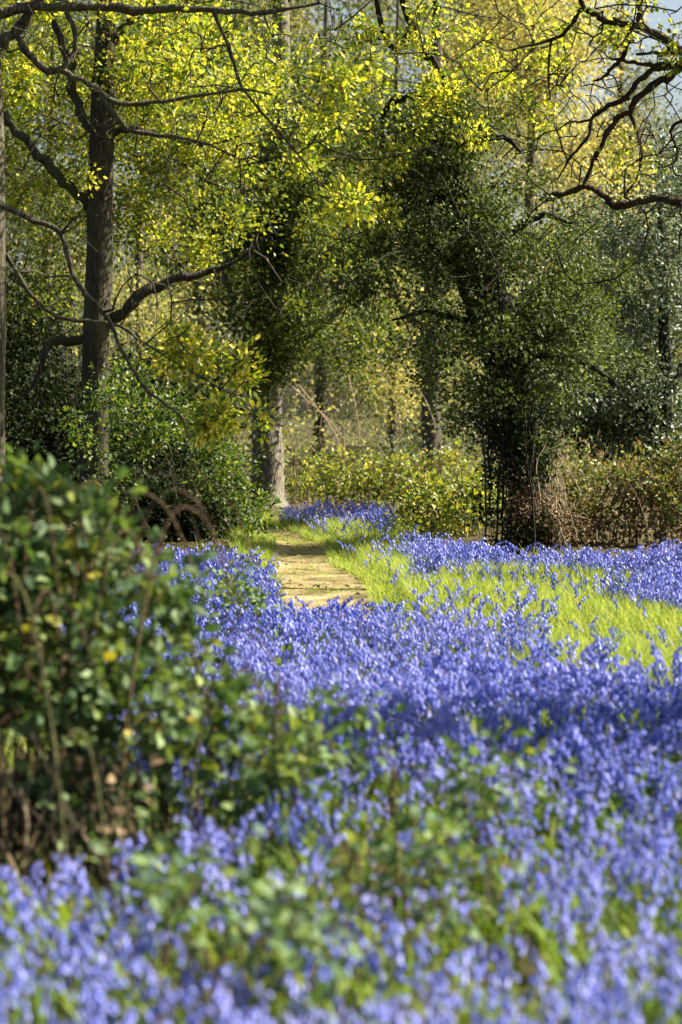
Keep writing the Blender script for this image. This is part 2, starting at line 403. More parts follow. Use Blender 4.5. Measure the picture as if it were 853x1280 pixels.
# ------------------------------------------------------------------ bluebells
def bell_plant(rng, lod):
    """one bluebell: returns part -> list of (V, tris, quads)"""
    stem, head, leaf = MB(), MB(), MB()
    h = rng.uniform(0.22, 0.38); lean = rng.uniform(0.01, 0.05)
    t = np.linspace(0, 1, 9 if lod == 0 else 6)
    x = lean*t**2+0.05*np.clip((t-0.72)/0.28, 0, 1)**2; z = h*(t-0.10*np.clip((t-0.8)/0.2, 0, 1)**2)
    P = np.c_[x, 0*t, z]
    tube(stem, P, np.linspace(0.0030, 0.0012, len(t)), 5 if lod == 0 else 3)
    nb = rng.integers(6, 10) if lod < 2 else 6
    sides = (6, 5, 4)[lod]
    for b in range(nb):
        tb = 0.60+0.40*(b+0.5)/nb
        p = np.array([np.interp(tb, t, x), 0, np.interp(tb, t, z)])
        a = rng.normal(0, 0.9) if b > 1 else rng.uniform(-PI, PI)
        out = np.array([math.cos(a), math.sin(a), 0])
        L = (0.023 if b < nb-2 else 0.015)*rng.uniform(0.9, 1.15)
        p = p+out*0.011+np.array([0, 0, -0.001])
        ax = unit((out*0.45+np.array([0, 0, -1.0]))[None])[0]
        s1 = unit(np.cross(ax, [0.3, 1, 0.2])[None])[0]; s2 = np.cross(ax, s1)
        prof = ((0, .0022), (.25, .0058), (.72, .0056), (1.0, .0092)) if lod == 0 else (((0, .003), (.35, .0065), (1.0, .0092)) if lod == 1 else ((0, .005), (1.0, .0092)))
        ang = np.arange(sides)*2*PI/sides+rng.uniform(0, 2)
        V = np.concatenate([p+ax*L*q+(np.cos(ang)[:, None]*s1+np.sin(ang)[:, None]*s2)*r_ for q, r_ in prof])
        k = len(prof); i = np.arange(k-1)[:, None]*sides; j = np.arange(sides)[None]
        Q = np.stack([i+j, i+(j+1) % sides, i+sides+(j+1) % sides, i+sides+j], -1).reshape(-1, 4)
        head.add(V, quads=Q)
        if lod == 0:
            tube(head, np.array([p-out*0.011, p+np.array([0, 0, 0.002])]), 0.0008, 3)
    for b in range(rng.integers(5, 9) if lod == 0 else rng.integers(3, 6) if lod < 2 else 3):
        a = rng.uniform(0, 2*PI); L = rng.uniform(0.16, 0.30); k = 5 if lod < 2 else 4
        tt = np.linspace(0, 1, k); d = np.array([math.cos(a), math.sin(a), 0]); s = np.array([-d[1], d[0], 0])
        bend = rng.uniform(0.4, 1.1)
        c = d[None]*(L*(0.25*tt+bend*0.5*tt**2))[:, None]+np.array([0, 0, 1.0])*(L*(0.95*tt-bend*0.55*tt**2))[:, None]
        wd = 0.0065*np.array([0.8, 1, 0.95, 0.7, 0.05])[[0, 1, 2, 3, 4] if k == 5 else [0, 1, 2, 4]]
        V = np.concatenate([c+s*wd[:, None], c-s*wd[:, None]])
        leaf.add(V, quads=[(q, q+1, q+1+k, q+k) for q in range(k-1)])
    return stem, head, leaf

def flat(mb):
    V = np.concatenate(mb.v); T = np.concatenate(mb.t) if mb.t else np.zeros((0, 3), int); Q = np.concatenate(mb.q) if mb.q else np.zeros((0, 4), int)
    return V, T, Q
def scatter(dst, tmpl, P, ang, scl, tilt, mi):
    V, T, Q = tmpl; n = len(P)
    if n == 0: return
    ca, sa = np.cos(ang)[:, None], np.sin(ang)[:, None]
    X = V[None, :, 0]*scl[:, None]; Y = V[None, :, 1]*scl[:, None]; Z = V[None, :, 2]*scl[:, None]
    x = X*ca-Y*sa+Z*tilt[:, :1]; y = X*sa+Y*ca+Z*tilt[:, 1:2]
    W = np.stack([x+P[:, :1], y+P[:, 1:2], Z+P[:, 2:3]], -1)
    b = (np.arange(n)*len(V))[:, None, None]
    dst.add(W.reshape(-1, 3), tris=(T[None]+b).reshape(-1, 3) if len(T) else None, quads=(Q[None]+b).reshape(-1, 4) if len(Q) else None, mi=mi)

def nz(x, y, s, seed=0):
    return np.sin(x*s*1.3+seed)*np.cos(y*s*0.9+seed*1.7)+0.5*np.sin((x+y)*s*2.3+seed*0.6)+0.35*np.sin(x*s*4.1-y*s*3.3+seed)
def uv(x, y, z=0.12):
    return 426.5+x*F/y, 508+(CAMZ-z)*F/y
def ell(u, v, cu, cv, ru, rv, rot=0.0):
    a = math.radians(rot); du = u-cu; dv = v-cv
    p = du*math.cos(a)+dv*math.sin(a); q = -du*math.sin(a)+dv*math.cos(a)
    return (p/ru)**2+(q/rv)**2
def grassiness(x, y):
    """0..1 where the clearing is grass rather than flowers (measured on the ground, 12 cm up)"""
    u, v = uv(x, y)
    g_ = np.zeros_like(x)
    wob = 1+0.35*nz(x, y, 1.6, 3)
    for (cu, cv, ru, rv, rot, k) in ((635, 754, 150, 42, -4, 0.97), (795, 806, 160, 50, 13, 0.97), (460, 713, 62, 48, 10, 1.0), (395, 662, 75, 13, 0, 0.9), (338, 708, 22, 34, 0, 0.9)):
        g_ = np.maximum(g_, k*np.clip(1.7-ell(u, v, cu, cv, ru, rv, rot)*wob, 0, 1))
    return g_
def in_carpet(x, y):
    u, v = uv(x, y, 0.0)
    ok = (path_dist(x, y) > 0.05) | (y < 16.6)
    # open sand and short turf between the two banks of flowers
    ok &= ~((y > 16.6) & (y < 28.5) & (u > 342) & (u < 452-(y-17)*3))
    lim = np.where(u > 640, 23.3+0.4*np.sin(x*4), np.where(u > 490, 23.8+(640-u)*0.02, np.where(u > 350, 33.0, np.where(u > 170, 22.3+0.5*np.sin(x*3), 18.0))))
    return ok & (y < lim) & ~((u < 215+25*np.sin(y*5)) & (y > 7.3) & (y < 9.0)) & ~((u < 120+40*np.sin(y*2)) & (y > 8) & (y < 19))

rng = np.random.default_rng(11)
N = 62000
y = np.sqrt(rng.uniform(4.0**2, 37.0**2, N)); x = rng.uniform(-1, 1, N)*(0.165*y+0.9)
gr = grassiness(x, y)
near = np.clip((14-y)/8, 0, 1)
patch = np.clip(0.82+0.34*nz(x, y, 1.1, 1)+0.3*nz(x, y, 3.7, 2)-0.35*near*np.clip(nz(x, y, 2.2, 5), 0, 1), 0.12, 1)
u0, v0 = uv(x, y, 0.25)
green_gap = np.clip(1.3-ell(u0, v0, 520, 1040, 170, 70, 8), 0, 1)*0.55
patch *= (1-green_gap)*np.where(y < 9, 1.15, 1)*np.where(y < 10, np.clip(1.05+0.5*nz(x, y, 3.1, 12), 0.35, 1), 1)
keep = in_carpet(x, y) & (rng.uniform(0, 1, N) < patch*(1-0.96*gr))
x, y = x[keep], y[keep]
# density: about 95 plants to the square metre, thinner far off where they overlap to the eye
keep = rng.uniform(0, 1, len(x)) < np.clip(1.0-(y-20)/60, 0.6, 1)
x, y = x[keep], y[keep]
P = np.c_[x, y, gz(x, y)-0.005]
ang = rng.uniform(0, 2*PI, len(P)); scl = rng.uniform(0.8, 1.18, len(P))*(1+0.10*nz(x, y, 1.9, 8))*np.where(y < 9, 0.92, 1); tilt = rng.normal(0, 0.10, (len(P), 2))
# the 300 stalks that show largest are objects of their own
inview = (np.abs(x) < 0.139*y) & (y > 5.25)
order = np.argsort(np.where(inview, y, 1e9))[:300]
single = np.zeros(len(P), bool); single[order] = True
dmax = y[order].max()
variants = [bell_plant(rng, 0) for _ in range(8)]
srcs = []
for s_, h_, l_ in variants:
    srcs.append((s_.mesh('stem', M['bell_stem'], smooth=True), h_.mesh('flower_head', M['bell'], smooth=True), l_.mesh('leaves', M['bell_leaf'])))
GB = 'bluebells closest to the camera'
protos = []
for (ms, mh, ml) in srcs:
    t = thing('bluebell', 'blue bluebell stalk with nodding bells, blurred close up along the bottom edge', 'bluebell', group=GB)
    for nme, me in (('stem', ms), ('flower_head', mh), ('leaves', ml)):
        c = bpy.data.objects.new(nme, me); col.objects.link(c); c.parent = t
    protos.append(t)
for q, k in enumerate(order):
    src = protos[q % 8]
    if q < 8: t = src
    else:
        t = src.copy(); col.objects.link(t)
        for ch in src.children:
            c = ch.copy(); col.objects.link(c); c.parent = t
    t.location = P[k]; t.rotation_euler = (tilt[k, 1]*-1, tilt[k, 0], ang[k]); t.scale = (scl[k],)*3
mb = MB()
for lod, sel in ((0, (y < 10)), (1, (y >= 10) & (y < 18)), (2, y >= 18)):
    idx = np.where(sel & ~single)[0]
    nv = 8
    for k in range(nv):
        ii = idx[k::nv]
        for mi, part in enumerate(bell_plant(rng, lod)):
            scatter(mb, flat(part), P[ii], ang[ii], scl[ii], tilt[ii], mi)
o = mb.build('bluebell_carpet', [M['bell_stem'], M['bell'], M['bell_leaf']]); o['kind'] = 'stuff'
print('bluebells', len(P), 'carpet faces', len(o.data.polygons))

# ------------------------------------------------------------------ grass
def blades(dst, P, h, wd, bend, k=4):
    n = len(P); a = R.uniform(0, 2*PI, n); d = np.c_[np.cos(a), np.sin(a), 0*a]; s = np.c_[-np.sin(a), np.cos(a), 0*a]
    tt = np.linspace(0, 1, k); V = np.zeros((n, 2*k, 3))
    for q, t in enumerate(tt):
        c = P+d*(h*bend*t*t)[:, None]+np.array([0, 0, 1.0])*(h*(t-0.35*bend*t*t))[:, None]
        wq = wd*(1-t**1.5)+0.0004
        V[:, q] = c+s*wq[:, None]; V[:, k+q] = c-s*wq[:, None]
    b = np.arange(n)[:, None]*2*k
    dst.add(V.reshape(-1, 3), quads=np.concatenate([b+np.array([q, q+1, q+1+k, q+k]) for q in range(k-1)]))
mb = MB()
N = 640000
y = np.sqrt(R.uniform(4.0**2, 38.0**2, N)); x = R.uniform(-1, 1, N)*(0.155*y+0.7)
gr = grassiness(x, y); pd = path_dist(x, y)
u0, v0 = uv(x, y, 0.0)
edge = np.clip(1-np.abs(pd-0.05)/0.6, 0, 1)*(y > 17)*(y < 34)
pr_ = np.clip(np.where(y < 11, 0.05, 0.13)*(y < np.where(u0 > 490, 22.3, 27))+0.95*gr+0.95*edge, 0, 1)*np.where(pd < 0, np.clip(0.16+0.6*np.clip(pd+0.25, 0, 1)*2+0.8*np.clip(nz(x, y, 2.0, 9)-0.1, 0, 1)+np.clip((y-26.6)/1.6, 0, .85), 0, 1), 1)
pr_ *= np.where((u0 < 300) & (y < 10), 0.2, 1)
pr_ *= np.where((u0 < 295) & (y > 22), 0.04, 1)
k = R.uniform(0, 1, N) < pr_
x, y, gr, pd = x[k], y[k], gr[k], pd[k]
h = np.where(pd < 0.0, R.uniform(0.015, 0.05, len(x)), np.where(pd < 0.3, R.uniform(0.06, 0.16, len(x)), R.uniform(0.12, 0.28, len(x))))
blades(mb, np.c_[x, y, gz(x, y)], h, np.where(pd < 0, 0.002, R.uniform(0.002, 0.0042, len(x))), R.uniform(0.2, 1.2, len(x)))
o = mb.build('grass', M['grass']); o['kind'] = 'stuff'
print('grass blades', len(x))
mb = MB(); n = 9000
y = np.sqrt(R.uniform(16.0**2, 44.0**2, n)); x = R.uniform(-1, 1, n)*(0.15*y+0.5); k = R.uniform(0, 1, n) < np.where(path_dist(x, y) < 0.1, 0.55, 1); x, y = x[k], y[k]
a = R.uniform(0, 6.28, len(x)); el = R.normal(0, .25, len(x))
leaves(mb, np.c_[x, y, gz(x, y)+R.uniform(.03, .045, len(x))], np.c_[np.cos(a), np.sin(a), el], np.c_[R.normal(0, .3, len(x)), R.normal(0, .3, len(x)), np.ones(len(x))], R.uniform(.03, .07, len(x)), .55, .4, 'leaf')
o = mb.build('leaf_litter', M['brown_leaf']); o['kind'] = 'stuff'

# ------------------------------------------------------------------ trees
def make_tree(name, label, cat, base, limbs, trunk, twig_vols, wood, leafm, dens, n, L, spread, asp=0.6, kind='rhomb', up=0.5, extra=(), group=None, rk=0.005, wig=0.13, trunk_sides=14, lump=0.10, flare=0.5, droop=0.0, twigm=None, minr=0.0, rmin=0.003, sag=0.06, bare=0, bare_len=(0.3, 1.0), boughs=0, bough_len=(0.6, 2.0)):
    """trunk: (points, radii); limbs: [(points, radii)]; twig_vols: leaf volumes for blob_points; extra: more (vols, material, dens, n, L, spread, part name)"""
    t = thing(name, label, cat, tuple(base), group)
    sk = Skeleton()
    P, r = sk.line(trunk[0], trunk[1], 5, keep=False)
    b = MB(); tube(b, P, r, trunk_sides, lump, flare=flare); b.build('trunk', wood, t, smooth=True)
    for lp, lr in limbs:
        P, r = sk.line(lp, lr, 4, keep=False)
        r = r*(1+0.12*np.sin(np.arange(len(r))*1.7+lr[0]*100))
        P = P+R.normal(size=P.shape)*r[:, None]*0.3
        r = r*(1+0.2*(R.random(len(r)) < 0.12))
        b = MB(); tube(b, P, r, 9, 0.14); b.build('limb', wood, t, smooth=True)
    if boughs: side_boughs(sk, boughs, *bough_len)
    tw = MB()
    for (vols, lm, de, nl, ll, sp2, pname) in [(twig_vols, leafm, dens, n, L, spread, 'crown')]+list(extra):
        C = blob_points(vols, de) if not isinstance(vols, np.ndarray) else vols
        k0 = len(sk.lines)
        E = sk.reach(C, rk=rk, wig=wig, rmin=rmin, sag=sag)
        c = MB(); cluster_leaves(c, C, E, nl, ll, sp2, asp, kind, up, droop=droop); c.build(pname, lm, t)
    if bare: bare_twigs(sk, bare, *bare_len)
    emit_wood(tw, sk.lines, 4, minr)
    o = tw.build('twigs', twigm or M['twig'], t, smooth=True); o['kind'] = 'stuff'
    return t, sk

# left oak, 31 m off
Y = 31
make_tree('oak_tree', 'tall dark oak trunk rising straight from the thicket behind the bramble bush, with two limbs', 'tree', (at(120, 690, Y)[0], Y, 0),
    [(px([(128, 408), (150, 395), (175, 372), (205, 352), (250, 343), (290, 330), (340, 292)], Y), pr([8, 7.5, 7, 6, 5, 3, 1.5], Y)),
     (px([(116, 424), (85, 424), (60, 431), (48, 470), (30, 500)], Y), pr([6, 5.5, 5, 3, 1.5], Y)),
     (px([(114, 256), (108, 250), (80, 228), (50, 195), (20, 165), (0, 140), (-50, 90), (-110, 50)], Y), pr([7, 6.5, 6, 6, 5.5, 5, 4, 3], Y)),
     (px([(125, 180), (106, 150), (92, 110), (86, 80), (70, 30), (40, -60)], Y), pr([6, 6, 6, 5, 4, 3], Y)),
     (px([(128, 170), (160, 162), (205, 168), (255, 182), (300, 170)], Y), pr([6, 4.5, 3, 2, 1.2], Y)),
     (px([(132, 60), (170, 20), (230, -30), (320, -70)], Y), pr([6, 5, 4, 3], Y))],
    (px([(119, 693), (119, 640), (119, 560), (121, 420), (124, 300), (126, 200), (130, 100), (133, 0), (138, -150), (150, -400)], Y), pr([19, 18, 17.5, 17, 16.5, 16, 13.5, 11, 9, 6], Y)),
    [(50, 90, Y+1.2, 80, 70, 1.0, .9), (210, 60, Y+.4, 110, 80, 1.4, .9), (60, 210, Y+0.8, 80, 60, 1.0, 0.7), (190, 160, Y+0.8, 100, 60, 1.2, 0.8), (40, 300, Y+0.8, 60, 50, .8, 0.5), (190, 260, Y+1, 60, 50, .8, .45), (300, 130, Y, 90, 80, 1.4, .6), (240, 330, Y+.6, 60, 40, .8, .4), (60, -120, Y, 170, 120, 2.2, .5), (240, -120, Y, 170, 120, 2.2, .5)],
    M['oak_bark'], M['oak_leaf'], 46, 32, 0.056, 0.085, 0.65, 'leaf', 0.5, twigm=M['twig'], bare=420, rmin=.005, boughs=50, bough_len=(.6, 2.2),
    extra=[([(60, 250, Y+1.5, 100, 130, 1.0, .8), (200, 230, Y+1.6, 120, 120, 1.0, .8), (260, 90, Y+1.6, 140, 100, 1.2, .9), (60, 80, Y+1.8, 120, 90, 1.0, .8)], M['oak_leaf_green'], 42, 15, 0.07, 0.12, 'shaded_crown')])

# slender tree on the left edge, its boughs hang over the top of the view
Y = 20
front_vol = [(250, 455, Y+.1, 55, 38, .4, .55), (298, 505, Y+.1, 32, 45, .35, .8), (215, 420, Y+.1, 50, 22, .3, .4), (265, 535, Y, 35, 20, .3, .7)]
make_tree('oak_tree', 'slender grey oak at the left edge, its boughs of yellow leaves reaching across the top', 'tree', (at(-10, 728, Y)[0], Y, 0),
    [(px([(-14, 22), (60, 8), (130, 10), (200, 13), (270, 12), (330, 16), (400, 4)], Y), pr([7, 6, 5.5, 5, 4, 3, 1.5], Y)),
     (px([(-14, 70), (0, 55), (20, 38), (38, 12), (52, -6), (80, -40)], Y), pr([8, 7, 6.5, 6, 6, 4], Y)),
     (px([(20, 40), (38, 70), (56, 87), (75, 88), (110, 105), (140, 125), (170, 130), (215, 125), (300, 113), (340, 118)], Y), pr([5, 4.5, 4.5, 4.2, 4, 3.5, 3, 2.5, 1.8, 1], Y)),
     (px([(75, 88), (93, 62), (92, 35), (84, 10), (82, -20)], Y), pr([4, 3.6, 3.4, 3.2, 3], Y)),
     (px([(130, 120), (158, 160), (200, 168), (260, 180), (300, 200)], Y), pr([3.5, 3, 2.4, 1.6, 1], Y)),
     (px([(268, 12), (290, 70), (303, 108), (335, 150), (372, 192), (420, 260)], Y), pr([2.6, 2.3, 2, 1.6, 1.2, .7], Y)),
     (px([(-10, 250), (40, 275), (76, 292), (92, 345), (115, 375), (140, 405), (148, 430), (165, 460), (182, 486), (206, 505), (225, 520), (238, 550)], Y-.2), pr([4.2, 3.6, 3.3, 3, 2.8, 2.6, 2.4, 2.3, 2.1, 1.9, 1.7, 1], Y)),
     (px([(-8, 305), (8, 322), (30, 356), (50, 380), (76, 397), (120, 402), (150, 408), (182, 430), (240, 465), (290, 492)], Y), pr([3.4, 3.1, 2.8, 2.5, 2.2, 2, 1.8, 1.5, 1.2, .8], Y))],
    (px([(-9, 732), (-9, 650), (-9, 500), (-8, 300), (-12, 150), (-14, 20), (-18, -200), (-30, -500)], Y), pr([20, 18, 17, 16, 15, 14, 11, 6], Y)),
    front_vol+[(330, 60, Y+.6, 90, 60, .6, .4), (230, 100, Y+.6, 90, 50, .5, .4), (190, 55, Y+.6, 60, 50, .5, .3), (40, 110, Y+.6, 40, 60, .4, .25), (25, 5, Y+.5, 50, 25, .4, .5), (360, 210, Y+.5, 60, 50, .5, .4), (420, 120, Y+.5, 50, 70, .6, .4), (420, 250, Y, 30, 30, .4, .5), (150, -60, Y, 160, 70, 1.4, .5)],
    M['grey_bark'], M['oak_leaf'], 80, 18, 0.06, 0.062, 0.62, 'oak', 0.5, twigm=M['twig'], bare=420, bare_len=(.25, 1.0), rmin=.004, boughs=110, bough_len=(.4, 1.7))

# tree beside the path, 37.5 m off: bare foot, ivy and evergreen crown above
Y = 37.5
make_tree('ivy_clad_tree', 'pale sunlit tree foot beside the path end, trunk vanishing upward into dark ivy', 'tree', (at(336, 638, Y)[0], Y, 0),
    [(px([(343, 300), (310, 300), (287, 322), (283, 352), (292, 374), (285, 392)], Y), pr([9, 8, 5, 4, 3, 2], Y)),
     (px([(341, 340), (370, 350), (400, 330), (440, 280), (480, 230)], Y), pr([8, 7, 6, 4, 3], Y)),
     (px([(339, 400), (380, 420), (420, 390), (460, 360)], Y), pr([6, 5, 3.5, 2], Y)),
     (px([(346, 230), (300, 200), (260, 180)], Y), pr([7, 5, 3], Y))],
    (px([(336, 640), (335, 600), (334, 540), (333, 480), (337, 400), (342, 320), (346, 240), (350, 100), (352, -100), (350, -350)], Y), pr([22, 20, 19, 19, 18, 17, 15, 12, 9, 5], Y)),
    [(330, 260, Y-.5, 80, 70, 1.5, 1.2), (400, 230, Y-.3, 70, 70, 1.3, 1.1), (430, 170, Y, 70, 60, 1.3, 1.0), (300, 200, Y, 60, 50, 1.2, .8), (380, 330, Y-.4, 70, 50, 1.2, .9), (430, 320, Y-.4, 60, 60, 1.0, .8), (350, 400, Y-.5, 60, 45, 1, .8), (300, 380, Y-.2, 55, 45, 1, .7), (410, 410, Y-.2, 60, 40, 1, .55), (345, 455, Y-.5, 42, 30, .6, 1.0), (460, 400, Y-.2, 50, 60, .8, .6), (250, 300, Y, 50, 60, .9, .6), (430, 470, Y, 50, 30, .8, .35), (370, 100, Y, 110, 70, 1.6, .8), (350, -60, Y, 150, 100, 2.2, .5)],
    M['pale_bark'], M['mid_leaf'], 75, 15, 0.078, 0.12, 0.6, 'rhomb', 0.5, twigm=M['twig'], flare=0.75, bare=120,
    extra=[([(336, 430, Y-.2, 26, 70, .35, 2.6), (343, 320, Y-.2, 28, 60, .35, 2.2), (348, 230, Y-.2, 28, 60, .35, 2.0)], M['ivy_leaf'], 120, 12, 0.07, 0.09, 'ivy'),
           ([(330, 240, Y-1.5, 60, 40, .5, .5), (430, 260, Y-1.5, 60, 50, .5, .6), (400, 350, Y-1.2, 70, 50, .6, .3)], M['oak_leaf_green'], 60, 12, 0.07, 0.1, 'young_leaves')])

# the leaning ivy covered tree on the right of the path
Y = 27.0
tp = [(664, 694), (662, 660), (660, 620), (653, 545), (641, 470), (625, 400), (606, 330), (589, 260), (573, 190), (566, 130), (548, 90), (520, 40), (502, -10), (490, -80), (470, -220)]
trk = (px(tp, Y), pr([30, 27, 25, 23, 21, 19, 17, 14, 11, 9, 7, 6, 5.5, 5, 3], Y))
sleeve = [(a, b, Y-.05, 34 if b > 300 else 28, 34, .3, 2.6) for a, b in tp[3:10]]
t_ivy, sk_ivy = make_tree('ivy_clad_tree', 'dark leaning tree smothered in ivy, loose stems hanging at its foot', 'tree', (at(662, 692, Y)[0], Y, 0),
    [(px([(642, 490), (648, 460), (664, 445), (700, 446), (735, 456), (770, 480)], Y), pr([7, 6, 5.5, 5, 4, 2.5], Y)),
     (px([(652, 560), (632, 500), (606, 440), (588, 380), (560, 330), (530, 300)], Y), pr([10, 9, 8, 7, 5, 3], Y)),
     (px([(566, 135), (552, 108), (535, 118), (498, 124), (480, 145), (478, 178), (486, 212)], Y), pr([6, 5, 4.5, 4, 3.5, 3, 2], Y)),
     (px([(515, 30), (495, 60), (478, 40), (470, -10), (460, -60)], Y), pr([4, 3.5, 3.5, 3, 2.5], Y)),
     (px([(606, 330), (640, 290), (680, 270), (720, 280)], Y), pr([8, 6, 4, 2], Y)),
     (px([(589, 265), (550, 250), (510, 262), (480, 300)], Y), pr([7, 5, 4, 2], Y)),
     (px([(625, 400), (575, 400), (535, 390), (490, 400)], Y), pr([5, 4, 3, 1.5], Y)),
     (px([(573, 190), (620, 170), (650, 190)], Y), pr([5, 4, 2], Y))],
    trk,
    [(590, 200, Y, 70, 75, .9, 1.15), (555, 285, Y, 80, 65, 1.0, 1.1), (640, 290, Y, 85, 70, 1.1, 1.1), (705, 350, Y, 75, 65, 1.1, 1.05), (615, 400, Y, 90, 60, 1.1, 1.15), (705, 435, Y, 80, 55, 1.1, 1.1), (640, 480, Y, 75, 50, 1.0, 1.2), (535, 410, Y, 50, 60, .7, .55), (740, 400, Y+.5, 50, 70, .8, .8), (560, 480, Y, 50, 35, .6, .55), (640, 150, Y, 40, 40, .7, .6), (510, 190, Y, 55, 75, .8, 1.2), (535, 250, Y, 50, 60, .8, 1.0), (760, 460, Y+.3, 40, 40, .6, .7), (460, 240, Y+.2, 50, 80, .7, .8), (445, 340, Y+.2, 45, 55, .6, .55), (500, 330, Y, 50, 60, .7, .8), (655, 560, Y-.1, 45, 40, .5, 1.4), (590, 520, Y, 40, 40, .5, .6)],
    M['dark_bark'], M['ivy_leaf'], 105, 15, 0.052, 0.075, 0.75, 'rhomb', 0.3, twigm=M['twig'], lump=0.16, flare=0.25,
    extra=[(sleeve, M['ivy_leaf'], 150, 12, 0.055, 0.06, 'ivy'),
           ([(520, 200, Y-.8, 70, 60, .5, .7), (470, 130, Y-.8, 60, 60, .5, .7), (540, 110, Y-.6, 70, 50, .5, .7), (620, 90, Y-.6, 60, 50, .5, .5), (500, 30, Y-.6, 90, 40, .7, .6), (470, 290, Y-.6, 35, 60, .4, .6), (500, -100, Y, 160, 80, 1.6, .5)], M['oak_leaf'], 62, 28, 0.055, 0.075, 'young_leaves')], bare=520, bare_len=(.3, 1.0), rmin=.004, boughs=60, bough_len=(.4, 1.4))
# hanging stems left of its foot, pale dead stems falling to the right
b = MB()
for k in range(26):
    u = R.uniform(606, 668); top = R.uniform(470, 560); bot = R.uniform(640, 700) if R.random() < 0.75 else R.uniform(570, 640)
    yy = Y-0.45+R.normal(0, 0.18); n = 9; us = u+np.cumsum(R.normal(0, 2.2, n)); v_ = np.linspace(top, bot, n)
    tube(b, np.array([at(a, c, yy) for a, c in zip(us, v_)]), R.uniform(0.004, 0.014), 5); b.build('hanging_stem', M['dark_bark'], t_ivy, smooth=True); b = MB()
b = MB()
for k in range(26):
    u1 = R.uniform(674, 700); v1 = R.uniform(545, 640); u2 = u1+R.normal(22, 15); v2 = v1+R.uniform(30, 90); yy = Y-0.3+R.normal(0, 0.15)
    n = 8; s_ = np.linspace(0, 1, n); us = u1+(u2-u1)*s_**0.8+np.cumsum(R.normal(0, 2.6, n)); v_ = v1+(v2-v1)*s_
    tube(b, np.array([at(a, min(c, 694), yy-0.25*q) for a, c, q in zip(us, v_, s_)]), R.uniform(0.003, 0.008), 4); b.build('dead_stem', M['dead'], t_ivy, smooth=True); b = MB()
b = MB()   # pale climbing stems on the leaning trunk
for k in range(9):
    off = R.normal(0, 9); n = len(tp)-5
    pts = np.array([at(a+off+R.normal(0, 4), c, Y-0.28+R.normal(0, .03)) for a, c in tp[1:12]])
    i0 = R.integers(0, 5); i1 = R.integers(i0+3, 11)
    tube(b, smooth_line(pts[i0:i1], None, 3), R.uniform(0.005, 0.012), 5); b.build('ivy_stem', M['twig'], t_ivy, smooth=True); b = MB()
b = MB()   # dense ivy skirt round its foot, shade put into its dark leaf colour
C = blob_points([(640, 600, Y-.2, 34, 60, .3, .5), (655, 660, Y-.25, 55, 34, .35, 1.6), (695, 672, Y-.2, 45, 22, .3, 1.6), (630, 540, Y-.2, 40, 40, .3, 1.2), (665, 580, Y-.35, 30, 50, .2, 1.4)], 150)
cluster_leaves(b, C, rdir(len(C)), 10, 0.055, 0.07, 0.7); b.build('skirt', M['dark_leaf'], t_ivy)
c = MB(); C = blob_points([(670, 650, Y-.45, 50, 45, .15, 1.2), (700, 660, Y-.3, 30, 35, .2, 1.0), (640, 600, Y-.45, 30, 60, .15, .8)], 150); cluster_leaves(c, C, rdir(len(C)), 8, 0.05, 0.07, 0.5); c.build('withered_leaves', M['brown_leaf'], t_ivy)

# far trunk seen left of the ivy tree
Y = 50
make_tree('ivy_clad_tree', 'distant grey trunk seen in the gap left of the leaning ivy tree', 'tree', (at(540, 600, Y)[0], Y, 0),
    [(px([(538, 420), (500, 380), (470, 300)], Y), pr([6, 4, 2], Y)), (px([(540, 380), (580, 330), (610, 260)], Y), pr([6, 4, 2], Y))],
    (px([(540, 605), (539, 560), (539, 500), (538, 420), (540, 300), (544, 150), (548, -50)], Y), pr([14, 12.5, 12, 11, 10, 8, 5], Y)),
    [(540, 440, Y, 30, 60, .6, 1.4), (520, 330, Y, 70, 70, 1.6, .7), (580, 300, Y, 70, 70, 1.6, .6), (500, 440, Y, 50, 40, 1, .4)],
    M['grey_bark'], M['far_green'], 40, 12, 0.10, 0.16, 0.6, minr=0.006)

